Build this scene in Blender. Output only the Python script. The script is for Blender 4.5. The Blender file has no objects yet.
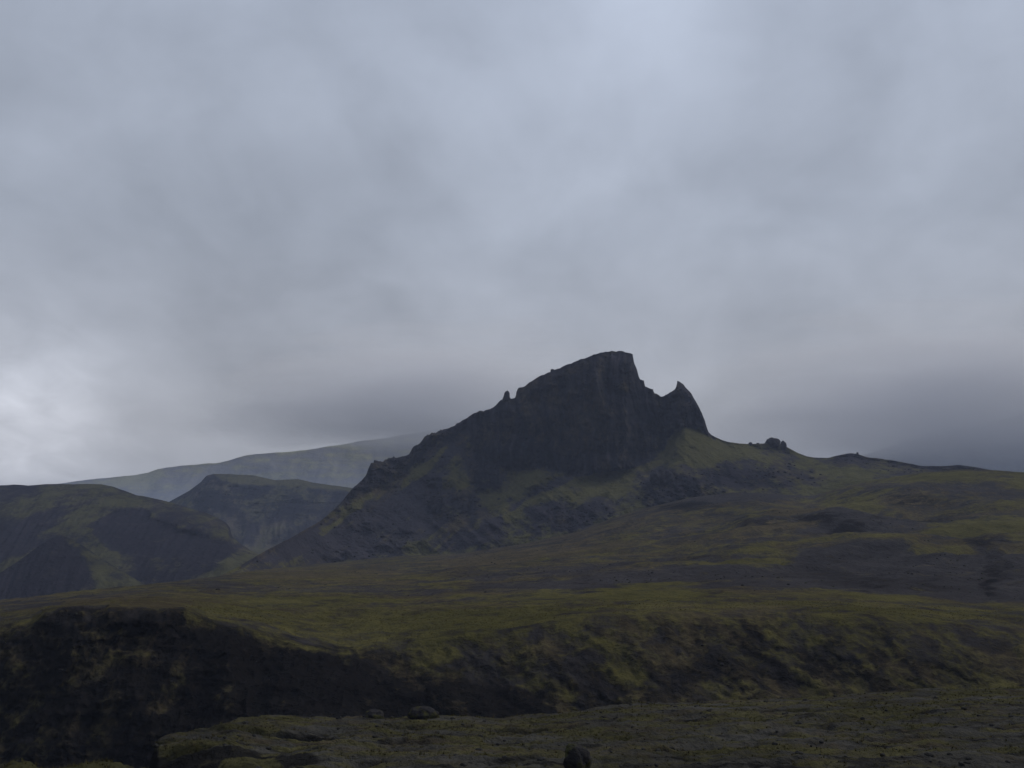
import bpy, bmesh, math
import numpy as np

SC = bpy.context.scene
COL = SC.collection
rng = np.random.default_rng(7)

# ------------------------------------------------------------------ camera
F = 1000.0                       # focal length in pixels
PITCH = math.atan(161 / F)       # eye level lies at row 545 of 768
CP, SP = math.cos(PITCH), math.sin(PITCH)
cam_data = bpy.data.cameras.new('camera')
cam_data.sensor_width = 36.0
cam_data.lens = 36.0 * F / 1024
cam_data.clip_start = 0.1
cam_data.clip_end = 40000
cam = bpy.data.objects.new('camera', cam_data)
COL.objects.link(cam)
cam.rotation_euler = (math.pi / 2 + PITCH, 0, 0)
SC.camera = cam


def pix(px, py, Y):
    """world point seen at picture position (px, py) at forward distance Y"""
    px, py, Y = np.broadcast_arrays(np.asarray(px, float), np.asarray(py, float), np.asarray(Y, float))
    a = (px - 512) / F
    b = (384 - py) / F
    d = CP - b * SP
    return a / d * Y, Y.copy(), (SP + b * CP) / d * Y


# ------------------------------------------------------------------ noise
_P = rng.permutation(4096)
_ANG = rng.random(4096) * 2 * np.pi
_GX, _GY = np.cos(_ANG), np.sin(_ANG)


def perlin(x, y, seed=0):
    x = np.asarray(x, float) + seed * 37.7
    y = np.asarray(y, float) + seed * 91.3
    xi, yi = np.floor(x).astype(np.int64), np.floor(y).astype(np.int64)
    xf, yf = x - xi, y - yi
    u = xf * xf * xf * (xf * (xf * 6 - 15) + 10)
    v = yf * yf * yf * (yf * (yf * 6 - 15) + 10)

    def g(ix, iy, dx, dy):
        h = _P[(ix + _P[iy & 4095]) & 4095]
        return _GX[h] * dx + _GY[h] * dy
    n00 = g(xi, yi, xf, yf); n10 = g(xi + 1, yi, xf - 1, yf)
    n01 = g(xi, yi + 1, xf, yf - 1); n11 = g(xi + 1, yi + 1, xf - 1, yf - 1)
    return ((n00 * (1 - u) + n10 * u) * (1 - v) + (n01 * (1 - u) + n11 * u) * v) * 1.5


def fbm(x, y, seed=0, octv=5, gain=0.5):
    s, a, t, f = 0, 1.0, 0, 1.0
    for k in range(octv):
        s = s + a * perlin(x * f, y * f, seed + k)
        t += a; a *= gain; f *= 2.03
    return s / t


def ridged(x, y, seed=0, octv=4, gain=0.5):
    s, a, t, f = 0, 1.0, 0, 1.0
    for k in range(octv):
        s = s + a * (1 - 2 * np.abs(perlin(x * f, y * f, seed + k)))
        t += a; a *= gain; f *= 2.07
    return s / t


def sstep(a, b, x):
    t = np.clip((x - a) / (b - a), 0, 1)
    return t * t * (3 - 2 * t)


def blur(a, s, axis):
    if s <= 0:
        return a
    r = int(3 * s) + 1
    k = np.exp(-0.5 * (np.arange(-r, r + 1) / s) ** 2); k /= k.sum()
    pad = [(0, 0)] * a.ndim; pad[axis] = (r, r)
    b = np.pad(a, pad, mode='edge')
    n = a.shape[axis]
    out = 0
    for i, w in enumerate(k):
        sl = [slice(None)] * a.ndim; sl[axis] = slice(i, i + n)
        out = out + w * b[tuple(sl)]
    return out


def prof(pts, xs):
    pts = sorted(pts)
    return np.interp(xs, [p[0] for p in pts], [p[1] for p in pts])


def inpoly(px, py, poly, soft=4.0):
    """1 inside the outline, 0 outside, with a soft edge"""
    inside = np.zeros(px.shape, bool)
    d2 = np.full(px.shape, 1e12)
    n = len(poly)
    for i in range(n):
        x0, y0 = poly[i]; x1, y1 = poly[(i + 1) % n]
        dx, dy = x1 - x0, y1 - y0
        t = np.clip(((px - x0) * dx + (py - y0) * dy) / (dx * dx + dy * dy + 1e-9), 0, 1)
        d2 = np.minimum(d2, (px - x0 - t * dx) ** 2 + (py - y0 - t * dy) ** 2)
        c = ((y0 > py) != (y1 > py)) & (px < dx * (py - y0) / (dy if dy else 1e-9) + x0)
        inside ^= c
    d = np.sqrt(d2) * np.where(inside, 1, -1)
    return sstep(-soft, soft, d)


def gauss(px, py, x, y, sx, sy):
    return np.exp(-0.5 * (((px - x) / sx) ** 2 + ((py - y) / sy) ** 2))


# ------------------------------------------------------------------ sheets of terrain
def rows_grid(xs, rows, counts, smooth_t=0.0, smooth_x=0.0, fixed=None):
    """rows: list of (y-profile, Y-profile); returns py, Y grids"""
    ry = [prof(r[0], xs) for r in rows]
    rY = [prof(r[1], xs) if isinstance(r[1], list) else np.full(xs.shape, float(r[1])) for r in rows]
    py, YY = [], []
    marks = []
    for i in range(len(rows) - 1):
        marks.append(len(py))
        for k in range(counts[i]):
            t = k / counts[i]
            py.append(ry[i] * (1 - t) + ry[i + 1] * t)
            # depth along a straight slope in space
            YY.append(1 / ((1 - t) / rY[i] + t / rY[i + 1]))
    marks.append(len(py))
    py.append(ry[-1]); YY.append(rY[-1])
    py, YY = np.array(py), np.array(YY)
    if smooth_t or smooth_x:
        spy, sYY = blur(blur(py, smooth_t, 0), smooth_x, 1), blur(blur(YY, smooth_t, 0), smooth_x, 1)
        if fixed is not None:        # keep one row (a skyline) exactly where it is
            m = marks[fixed]
            w = np.exp(-0.5 * ((np.arange(len(py)) - m) / 4.0) ** 2)[:, None]
            spy = spy * (1 - w) + py * w
            sYY = sYY * (1 - w) + blur(py * 0 + YY, 3, 1) * w
        py, YY = spy, sYY
    return py, YY, marks


def link(name, me, mat=None, parent=None):
    o = bpy.data.objects.new(name, me)
    COL.objects.link(o)
    if mat:
        me.materials.append(mat)
    if parent:
        o.parent = parent
    return o


def grid_mesh(name, X, Y, Z, zones, mat, thick=None):
    nr, nc = X.shape
    co = np.stack([X, Y, Z], -1).reshape(-1, 3)
    i = np.arange(nr * nc).reshape(nr, nc)
    q = np.stack([i[:-1, :-1], i[:-1, 1:], i[1:, 1:], i[1:, :-1]], -1).reshape(-1, 4)
    me = bpy.data.meshes.new(name)
    me.vertices.add(len(co)); me.vertices.foreach_set('co', co.ravel())
    me.loops.add(q.size); me.loops.foreach_set('vertex_index', q.ravel().astype(np.int32))
    me.polygons.add(len(q))
    me.polygons.foreach_set('loop_start', np.arange(0, q.size, 4, dtype=np.int32))
    me.polygons.foreach_set('loop_total', np.full(len(q), 4, np.int32))
    me.update(); me.validate()
    me.polygons.foreach_set('use_smooth', np.ones(len(me.polygons), bool))
    z = np.clip(np.stack(list(zones) + [np.ones_like(X)], -1), 0, 1).reshape(-1, 4)
    at = me.attributes.new('zones', 'FLOAT_COLOR', 'POINT')
    at.data.foreach_set('color', z.astype(np.float32).ravel())
    return link(name, me, mat)


def structure(o, label=None):
    o['kind'] = 'structure'
    if label:
        o['label'] = label
    return o


def thing(o, label, cat, group=None):
    o['label'] = label; o['category'] = cat
    if group:
        o['group'] = group
    return o


# ------------------------------------------------------------------ materials
def nodes_of(name):
    m = bpy.data.materials.new(name); m.use_nodes = True
    nt = m.node_tree; nt.nodes.clear()
    return m, nt, nt.nodes, nt.links


def terrain_material(name, size, moss=(.074, .069, .021), dry=(.061, .050, .029), rock=(.0105, .0095, .0093),
                     scree=(.040, .037, .038), bump=0.6, var=0.55):
    """moss, dry grass, rock and cinder, laid out by the surface's own zones and broken up by noise; size = grain in metres"""
    m, nt, N, L = nodes_of(name)
    out = N.new('ShaderNodeOutputMaterial')
    b = N.new('ShaderNodeBsdfPrincipled')
    b.inputs['Roughness'].default_value = 0.95
    b.inputs['Specular IOR Level'].default_value = 0.0
    L.new(b.outputs[0], out.inputs[0])
    tc = N.new('ShaderNodeTexCoord')
    at = N.new('ShaderNodeAttribute'); at.attribute_name = 'zones'
    sep = N.new('ShaderNodeSeparateColor'); L.new(at.outputs['Color'], sep.inputs[0])

    def noise(scale, detail=6, rough=0.6, dist=0.0):
        n = N.new('ShaderNodeTexNoise'); n.inputs['Scale'].default_value = scale
        n.inputs['Detail'].default_value = detail; n.inputs['Roughness'].default_value = rough
        n.inputs['Distortion'].default_value = dist
        L.new(tc.outputs['Object'], n.inputs['Vector']); return n

    def mth(op, a, c=None, d=None):
        n = N.new('ShaderNodeMath'); n.operation = op
        for k, v in enumerate((a, c, d)):
            if v is None: continue
            if hasattr(v, 'is_linked') or hasattr(v, 'links'): L.new(v, n.inputs[k])
            else: n.inputs[k].default_value = v
        return n.outputs[0]
    fine = noise(1 / size, 8, 0.65, 0.3)
    mid = noise(0.22 / size, 7, 0.6, 0.4)
    coarse = noise(0.05 / size, 5, 0.55, 0.3)
    jit = mth('SUBTRACT', mth('ADD', mth('MULTIPLY', fine.outputs[0], 0.55), mth('MULTIPLY', mid.outputs[0], 0.75)), 0.65)

    def edge(sock, gain=2.0):
        n = N.new('ShaderNodeMapRange'); n.interpolation_type = 'SMOOTHSTEP'
        n.inputs['From Min'].default_value = 0.14; n.inputs['From Max'].default_value = 0.86
        L.new(mth('ADD', sock, mth('MULTIPLY', jit, gain)), n.inputs['Value'])
        return n.outputs[0]

    def rgb(c):
        n = N.new('ShaderNodeRGB'); n.outputs[0].default_value = (*c, 1); return n.outputs[0]

    def mix(f, a, c, mode='MIX'):
        n = N.new('ShaderNodeMix'); n.data_type = 'RGBA'; n.blend_type = mode
        if isinstance(f, float): n.inputs[0].default_value = f
        else: L.new(f, n.inputs[0])
        L.new(a, n.inputs[6]); L.new(c, n.inputs[7]); return n.outputs[2]
    c = rgb(scree)
    c = mix(edge(sep.outputs[2]), c, rgb(rock))
    c = mix(edge(sep.outputs[1]), c, rgb(dry))
    mossmix = mix(mth('MULTIPLY', coarse.outputs[0], 1.0), rgb(moss), rgb(tuple(0.5 * (p + q) for p, q in zip(moss, dry))))
    c = mix(edge(sep.outputs[0]), c, mossmix)
    # patchiness of the ground itself
    v = mth('ADD', mth('MULTIPLY', jit, 2 * var), 1.0)
    v = mth('MULTIPLY', v, mth('ADD', mth('MULTIPLY', mth('SUBTRACT', coarse.outputs[0], 0.5), 1.3 * var), 1.0))
    v = mth('MAXIMUM', v, 0.25)
    vm = N.new('ShaderNodeVectorMath'); vm.operation = 'SCALE'
    L.new(c, vm.inputs[0]); L.new(v, vm.inputs['Scale'])
    L.new(vm.outputs[0], b.inputs['Base Color'])
    bp = N.new('ShaderNodeBump'); bp.inputs['Strength'].default_value = bump
    bp.inputs['Distance'].default_value = size
    L.new(mth('ADD', fine.outputs[0], mth('MULTIPLY', mid.outputs[0], 2.0)), bp.inputs['Height'])
    L.new(bp.outputs[0], b.inputs['Normal'])
    return m


M_fore = terrain_material('heath_near', 1.1, moss=(.066, .064, .028), dry=(.056, .047, .032), rock=(.016, .0155, .015),
                          scree=(.066, .064, .058), bump=1.0, var=0.9)
M_moor = terrain_material('heath', 2.6, bump=0.8, var=0.75)
M_mount = terrain_material('mountain_ground', 5.0, moss=(.082, .080, .030), dry=(.062, .051, .036), rock=(.0142, .0146, .0198), scree=(.038, .0358, .0445), bump=1.0, var=0.7)
M_hill = terrain_material('hill_ground', 5.5, moss=(.056, .056, .024), dry=(.054, .047, .040), rock=(.010, .010, .015), scree=(.020, .0185, .025), bump=0.8, var=0.7)
M_far = terrain_material('far_ground_haze_tint', 30.0, moss=(.22, .22, .13), rock=(.13, .13, .13), scree=(.13, .13, .13), bump=0.4, var=0.4)  # base colours lightened to stand in for the veil of haze


# ------------------------------------------------------------------ foreground shelf
def build_foreground():
    xs = np.concatenate([np.arange(-420, -20, 6.0), np.arange(-20, 1046, 1.0), np.arange(1046, 1440, 6.0)])
    near = [(-420, 900), (1440, 900)]
    lip = [(-420, 772), (0, 766), (7, 760), (14, 758), (31, 758), (38, 763), (60, 764), (74, 760), (82, 757), (110, 756), (132, 759),
           (144, 765), (160, 771), (215, 775), (225, 764), (240, 762), (262, 764), (280, 769), (340, 776), (500, 778), (700, 774), (1440, 778)]
    gully = [(-420, 850), (150, 830), (200, 800), (260, 790), (300, 772), (400, 765), (520, 764), (700, 765), (900, 766), (1440, 768)]
    front = [(-420, 870), (120, 840), (150, 775), (158, 752), (183, 749), (205, 748), (231, 745), (262, 755), (300, 757), (400, 754), (700, 752), (1440, 756)]
    edge = [(-420, 880), (120, 845), (150, 766), (156, 745), (168, 738), (200, 730), (240, 720), (262, 716), (285, 716.5), (330, 719), (345, 718),
            (480, 717), (500, 719), (520, 716), (560, 713), (600, 709), (650, 704), (700, 702), (760, 700), (830, 696), (900, 692), (1024, 688), (1440, 676)]
    drop = [(x, y + 110) for x, y in edge]
    eY = [(-420, 92), (120, 92), (155, 96), (260, 108), (400, 116), (700, 124), (1440, 132)]
    dY = [(x, y + 26) for x, y in eY]
    rows = [(near, 42), (lip, 70), (gully, 76), (front, 84), (edge, eY), (drop, dY)]
    py, Y, mk = rows_grid(xs, rows, [30, 24, 40, 190, 40], smooth_t=1.6, smooth_x=1.2, fixed=4)
    px = np.broadcast_to(xs, py.shape)
    X, Yw, Z = pix(px, py, Y)
    # tussocks, low ledges and stony hummocks
    h = 0.75 * fbm(X / 9, Yw / 5.5, 3, 5) + 0.48 * ridged(X / 6, Yw / 2.4, 9, 5, 0.6) + 0.15 * fbm(X / 1.1, Yw / 0.7, 14, 3)
    hollow = sstep(0.15, 0.55, fbm(X / 14, Yw / 4.5, 25, 4)) * 1.3
    tow = sstep(0, 1, (np.arange(len(py)) / mk[4])[:, None] ** 6)
    Z = Z + (h - hollow) * (1 - 0.45 * tow)
    streak = fbm(X / 7, Yw / 1.6, 40, 5)
    streak2 = fbm(X / 16, Yw / 3.5, 46, 4)
    moss = np.clip(0.42 + 1.2 * streak + 1.0 * streak2, 0, 1)
    dry = np.clip(0.35 + 0.9 * fbm(X / 10, Yw / 3, 52, 5), 0, 1)
    rock = np.clip(0.36 - 1.3 * fbm(X / 6, Yw / 1.8, 58, 5) + 0.6 * hollow - 0.35 * h, 0, 1)
    # bare undercut bank of the little gully and the drop into the gorge
    bank = inpoly(px, py, [(120, 900), (120, 752), (160, 754), (205, 750), (232, 747), (262, 757), (300, 759), (330, 766), (300, 772), (262, 776), (250, 790), (240, 900)], 3)
    lipm = inpoly(px, py, [(-420, 782), (0, 776), (7, 759), (34, 757), (40, 763), (76, 759), (112, 755), (140, 760), (150, 774), (215, 776), (225, 762), (262, 762), (285, 772), (200, 900), (-420, 900)], 2)
    low = sstep(757, 768, py) * sstep(300, 420, px) * 0.5 * np.clip(1 + 1.5 * fbm(X / 6, Yw / 2, 63, 3), 0, 2)
    backw = np.zeros_like(py); backw[mk[4] + 2:] = 1
    rock = np.maximum(np.maximum(rock, bank), np.maximum(low, backw))
    kill = np.clip(1 - bank - low - backw, 0, 1)
    moss = moss * kill + lipm * 0.7
    dry = dry * kill
    top = np.ones_like(Z); top[:mk[1] - 6] = 0; top[mk[4] + 3:] = 0
    GRIDS['ground'] = (X, Yw, Z, np.clip(moss, 0, 1), np.clip(rock, 0, 1), top * (1 - bank))
    return structure(grid_mesh('ground', X, Yw, Z, (moss, dry, rock), M_fore), 'stony mossy shelf of ground at the near rim of the gorge')


GRIDS = {}
fore = build_foreground()


def near_slope():
    xs = np.linspace(-110, 110, 160); ys = np.linspace(-70, 42.3, 120)
    X, Y = np.meshgrid(xs, ys)
    Z = np.interp(Y, [-70, -4, 0, 3, 12, 42.3], [0.5, -1.7, -1.75, -2.4, -6.2, -15.2])
    Z = Z + 0.25 * fbm(X / 6, Y / 6, 71, 4) * sstep(2, 8, np.abs(Y))
    m = np.clip(0.5 + fbm(X / 5, Y / 5, 75, 4), 0, 1)
    return structure(grid_mesh('ground', X, Y, Z, (m, 1 - m, 0.3 * m), M_fore), 'mossy slope underfoot at the viewpoint')


near_slope()


# ------------------------------------------------------------------ moor beyond the gorge
T_Y_PTS = [(-420, 420), (0, 480), (160, 560), (215, 640), (250, 740), (300, 930), (340, 1000), (450, 1000), (733, 1000), (880, 970), (1024, 900), (1440, 820)]
T_PTS = [(-420, 640), (-200, 622), (0, 600), (40, 596), (80, 591), (120, 587.5), (160, 583), (185, 580), (215, 577), (250, 571), (300, 566), (400, 556),
         (460, 554), (528, 543), (575, 532), (613, 518), (651, 507), (692, 499), (733, 493), (815, 496), (830, 491), (850, 485), (880, 479), (920, 473),
         (960, 469.5), (1000, 470), (1024, 472), (1200, 482), (1440, 490)]


def build_moor():
    xs = np.concatenate([np.arange(-420, -20, 6.0), np.arange(-20, 1046, 1.0), np.arange(1046, 1440, 6.0)])
    foot = [(-420, 830), (0, 812), (150, 800), (250, 780), (350, 760), (500, 755), (700, 745), (1024, 732), (1440, 730)]
    rim = [(-420, 680), (-200, 660), (0, 627), (30, 621), (38, 617), (44, 612), (68, 606.5), (104, 604.5), (156, 604.5), (185, 607), (200, 614), (225, 622), (260, 628),
           (300, 642), (340, 648), (400, 640), (500, 630), (600, 616), (650, 612), (740, 614), (850, 612), (1024, 630), (1440, 660)]
    rimY = [(-420, 240), (0, 243), (160, 248), (300, 256), (400, 264), (1440, 268)]
    m1 = [(-420, 664), (0, 615), (100, 601), (160, 598), (250, 606), (400, 606), (600, 598), (750, 597), (1024, 606), (1440, 625)]
    m1Y = [(-420, 290), (0, 295), (160, 310), (250, 325), (1440, 335)]
    m2 = [(-420, 655), (0, 608), (100, 596.5), (160, 591), (250, 590), (400, 588), (600, 581), (750, 575), (1024, 572), (1440, 585)]
    m2Y = [(-420, 330), (0, 360), (160, 390), (250, 430), (400, 450), (1440, 450)]
    m3 = [(-420, 648), (0, 603.5), (100, 592.5), (160, 586.5), (250, 579), (400, 571), (600, 552), (750, 535), (1024, 527), (1440, 540)]
    m3Y = [(-420, 375), (0, 420), (160, 470), (250, 570), (400, 660), (750, 690), (1440, 640)]
    back = [(x, y + (26 if x < 240 else 16)) for x, y in T_PTS]
    backY = [(x, y + (240 if x < 240 else 110)) for x, y in T_Y_PTS]
    rows = [(foot, 214), (rim, rimY), (m1, m1Y), (m2, m2Y), (m3, m3Y), (T_PTS, T_Y_PTS), (back, backY)]
    py, Y, mk = rows_grid(xs, rows, [200, 60, 60, 70, 80, 30], smooth_t=5, smooth_x=2.5, fixed=5)
    px = np.broadcast_to(xs, py.shape).copy()
    k = np.arange(len(py))[:, None]
    wallw = 1 - sstep(mk[1] - 24, mk[1] + 14, k + 16 * fbm(px / 22, k / 30.0, 2, 4))                # gorge wall
    leftw = 1 - sstep(300, 430, px + 25 * perlin(py / 40, px / 60, 4))
    # wall relief: ledges and buttresses on the left, slanting gullies on the right
    X0, Y0, Z0 = pix(px, py, Y)
    but = ridged(X0 / 26, Z0 / 34, 5, 5, 0.55) * 7.5 + ridged(X0 / 60 + 3, Z0 / 90, 8, 3) * 7
    led = (ridged(X0 / 40 + Z0 / 25, Z0 / 7, 12, 4) * 1.8)
    s1 = (px * 0.86 + py * 0.5); s2 = (-px * 0.5 + py * 0.86)
    wb = 16 * fbm(s1 / 70, s2 / 50, 22, 3)
    gul = ridged(s1 / 120, (s2 + wb) / 34, 20, 5, 0.45) * 2.0 + fbm(s1 / 60, s2 / 40, 24, 5, 0.42) * 5.0
    Y = Y + wallw * (leftw * (-(but + led) + 4) + (1 - leftw) * (-gul) * sstep(0, 60, mk[1] + 10 - k))
    # scarps and hollow on the right, at the bend of the dark swale
    Y = Y + 14 * gauss(px, py, 985, 592, 30, 12)
    X, Yw, Z = pix(px, py, Y)
    flat = 1 - wallw
    far = sstep(290, 520, Yw)
    fade = 1 - 0.85 * np.exp(-0.5 * ((k - mk[5]) / 10.0) ** 2)
    right = sstep(420, 800, px)
    wq = 30 * fbm(X / 90, Yw / 60, 28, 3)
    und = fbm(X / 130, (Yw + wq) / 70, 30, 4) * (1.4 + 9 * right) * far + ridged(X / 95, (Yw + wq) / 42, 34, 5, 0.55) * (0.4 + 3.2 * right) * far
    und += fbm(X / 18, Yw / 12, 38, 5) * 1.1 + 0.5 * ridged(X / 24, Yw / 13, 39, 4) * far
    lump = fbm(X / 6, Yw / 4, 41, 3) * 0.25
    Z = Z + (und * fade + lump) * flat + wallw * fbm(px / 9, py / 7, 43, 4) * 0.8
    # hummocks of the old lava field
    for hx, hy, sx, sy, a in [(835, 530, 34, 5, 10), (755, 532, 22, 4, 7), (905, 500, 30, 4, 4), (990, 545, 30, 4, 3), (850, 556, 50, 5, 3), (680, 505, 25, 5, 4)]:
        Z = Z + a * gauss(px, py, hx, hy - 4, sx, sy) * fade
    # ---- zones
    wx = px + 26 * fbm(X / 45, Yw / 25, 50, 5); wy = py + 6 * fbm(X / 40, Yw / 22, 54, 5)
    n1 = fbm(X / 60, Yw / 34, 60, 5); n2 = fbm(X / 22, Yw / 14, 66, 5); n3 = fbm(X / 120, Yw / 40, 70, 4)
    n4 = fbm(X / 7, Yw / 4.5, 78, 4)
    hgt = und / (3 + 5 * right)
    moss = 0.36 + 0.8 * n1 + 0.6 * n2 + 0.5 * n4 + 0.25 * hgt
    dry = 0.50 + 0.8 * n3 - 0.3 * n4 + 0.4 * fbm(X / 30, Yw / 16, 74, 4)
    rock = 0.34 - 0.6 * n2 - 0.6 * n4 - 0.3 * hgt
    # green near plain
    plain = inpoly(wx, wy, [(190, 596), (320, 593), (470, 600), (600, 585), (700, 592), (640, 615), (560, 645), (420, 650), (320, 648), (240, 628), (190, 612)], 12)
    moss = moss + 0.34 * plain
    for poly, a, s in [([(690, 566), (785, 567), (790, 573), (700, 571)], 0.7, 3), ([(925, 524), (1060, 520), (1060, 552), (990, 545), (930, 540)], 0.5, 5),
                       ([(820, 497), (880, 496), (885, 514), (825, 512)], 0.5, 5), ([(860, 476), (1060, 470), (1060, 487), (870, 488)], 0.5, 4),
                       ([(600, 520), (700, 510), (720, 518), (600, 530)], 0.25, 5), ([(680, 552), (780, 550), (780, 560), (690, 560)], 0.25, 4),
                       ([(600, 584), (900, 594), (1060, 610), (1060, 625), (800, 612), (600, 605)], 0.22, 6)]:
        moss = moss + a * inpoly(wx, wy, poly, s)
    for poly, a, s in [([(60, 600), (180, 594), (260, 600), (240, 606), (190, 606), (60, 606)], 0.75, 3), ([(240, 576), (320, 570), (420, 572), (330, 582), (240, 583)], 0.5, 4),
                       ([(770, 516), (840, 516), (850, 523), (780, 526)], 0.6, 3), ([(430, 560), (620, 540), (640, 552), (450, 572)], 0.4, 6)]:
        dd = inpoly(wx, wy, poly, s); dry = dry + a * dd; moss = moss - 0.25 * a * dd
    # bare cinder: track, swale and flats
    for poly, a, s in [([(205, 588), (330, 588.5), (430, 590), (452, 597), (430, 595.5), (330, 593), (205, 591.5)], 0.8, 2.0),
                       ([(0, 606), (100, 595), (200, 584), (215, 580), (160, 590), (100, 600), (0, 612)], 0.7, 2),
                       ([(450, 577), (560, 570), (700, 563), (702, 568), (620, 578), (540, 592), (470, 592)], 0.5, 5),
                       ([(540, 588), (600, 578), (704, 572), (790, 575), (800, 557), (850, 553), (935, 556), (978, 562), (990, 585), (1040, 600), (940, 601), (880, 594), (760, 588), (650, 584), (580, 592)], 1.15, 4),
                       ([(980, 550), (1060, 545), (1060, 598), (1000, 600), (975, 570)], 0.7, 5),
                       ([(690, 492), (815, 488), (822, 496), (760, 503), (690, 506)], 0.9, 4), ([(860, 489), (1010, 484), (1000, 495), (870, 496)], 0.7, 3),
                       ([(790, 523), (870, 515), (950, 522), (930, 536), (860, 538), (800, 534)], 0.65, 4), ([(950, 500), (1060, 497), (1060, 508), (960, 510)], 0.4, 4),
                       ([(800, 536), (1000, 545), (1000, 551), (820, 546)], 0.4, 4)]:
        c = inpoly(wx, wy, poly, s * 1.7) * a * (0.78 + 0.7 * n2 + 0.5 * n4)
        moss = moss - 0.8 * c; dry = dry - 0.7 * c; rock = rock - 0.5 * c
    moss = moss - 0.10 * sstep(350, 600, Yw)
    scar = inpoly(wx, wy, [(770, 577), (840, 573), (985, 583), (1005, 597), (900, 591), (820, 585)], 3) + inpoly(wx, wy, [(978, 556), (1010, 556), (1005, 596), (985, 596)], 4) + 0.6 * inpoly(wx, wy, [(560, 583), (700, 576), (790, 579), (700, 581), (580, 589)], 3)
    scar = scar * np.clip(0.6 + 1.4 * n2 + 0.8 * n4, 0, 1.2)
    rock = rock + 0.9 * scar; moss = moss - 0.5 * scar; dry = dry - 0.3 * scar
    strip = inpoly(wx, wy, [(850, 549), (1060, 551), (1060, 560), (930, 556), (860, 553)], 2.5) + 0.6 * inpoly(wx, wy, [(800, 592), (900, 597), (1000, 604), (900, 602)], 2)
    moss = moss + 0.35 * strip; dry = dry + 0.4 * strip
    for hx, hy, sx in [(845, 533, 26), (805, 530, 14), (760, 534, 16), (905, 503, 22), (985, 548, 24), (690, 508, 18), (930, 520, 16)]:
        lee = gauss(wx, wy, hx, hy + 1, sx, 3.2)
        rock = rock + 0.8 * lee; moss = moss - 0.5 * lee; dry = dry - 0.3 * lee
    tT = prof(T_PTS, xs)[None, :]
    foothill = sstep(26, 6, wy - tT) * sstep(420, 480, px) * sstep(800, 740, px) * (1 - wallw)
    moss = moss - 0.5 * foothill; dry = dry - 0.05 * foothill; rock = rock + 0.15 * foothill
    # gorge wall: dark broken rock, moss hanging over it in tongues
    wm = wallw * leftw
    wallmoss = 0.04 + 0.5 * fbm(px / 26, py / 20, 80, 5) + 0.12 * sstep(120, 10, px) * sstep(620, 700, py)
    tongue = inpoly(wx, wy, [(180, 606), (205, 611), (240, 622), (330, 640), (420, 640), (420, 670), (340, 672), (330, 656), (290, 652), (250, 634), (205, 626), (185, 624)], 9)
    wallmoss = np.maximum(wallmoss, tongue * (0.75 + 0.5 * n2))
    moss = moss * (1 - wm) + wm * wallmoss
    dry = dry * (1 - wm) + wm * (0.20 + 0.7 * fbm(px / 30, py / 24, 84, 4))
    rock = rock * (1 - wm) + wm * (1.0 + 0.7 * fbm(px / 16, py / 12, 86, 5))
    wr = wallw * (1 - leftw)
    gm = fbm(s1 / 42, (s2 + wb) / 12, 88, 5)
    gm2 = fbm(s1 / 120, s2 / 40, 90, 4)
    lowr = sstep(625, 700, py)
    moss = moss * (1 - wr) + wr * (0.43 + 0.6 * gm + 0.55 * gm2 - 0.17 * lowr)
    dry = dry * (1 - wr) + wr * (0.30 - 0.6 * gm2 - 0.3 * gm)
    rock = rock * (1 - wr) + wr * (0.50 - 0.7 * gm + 0.2 * lowr)
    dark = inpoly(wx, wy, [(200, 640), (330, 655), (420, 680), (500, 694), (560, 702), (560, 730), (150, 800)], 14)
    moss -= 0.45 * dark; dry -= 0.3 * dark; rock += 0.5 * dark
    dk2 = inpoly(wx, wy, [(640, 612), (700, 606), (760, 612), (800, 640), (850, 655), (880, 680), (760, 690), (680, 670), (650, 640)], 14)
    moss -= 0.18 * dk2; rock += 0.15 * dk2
    top = sstep(mk[1] - 40, mk[1] - 5, k) * (1 - sstep(300, 340, Yw)) * np.ones_like(Z)
    GRIDS['moor_far'] = (X, Yw, Z, moss, rock, np.clip(0.30 - moss, 0, 1) * sstep(mk[1] - 170, mk[1] - 120, k) * (k < mk[5] - 1) * sstep(-0.1, 0.3, fbm(X / 40, Yw / 30, 93, 4)))
    GRIDS['moor'] = (X, Yw, Z, np.clip(moss, 0, 1), np.clip(rock, 0, 1), top)
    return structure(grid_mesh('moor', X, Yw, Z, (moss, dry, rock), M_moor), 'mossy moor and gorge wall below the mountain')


build_moor()

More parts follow.
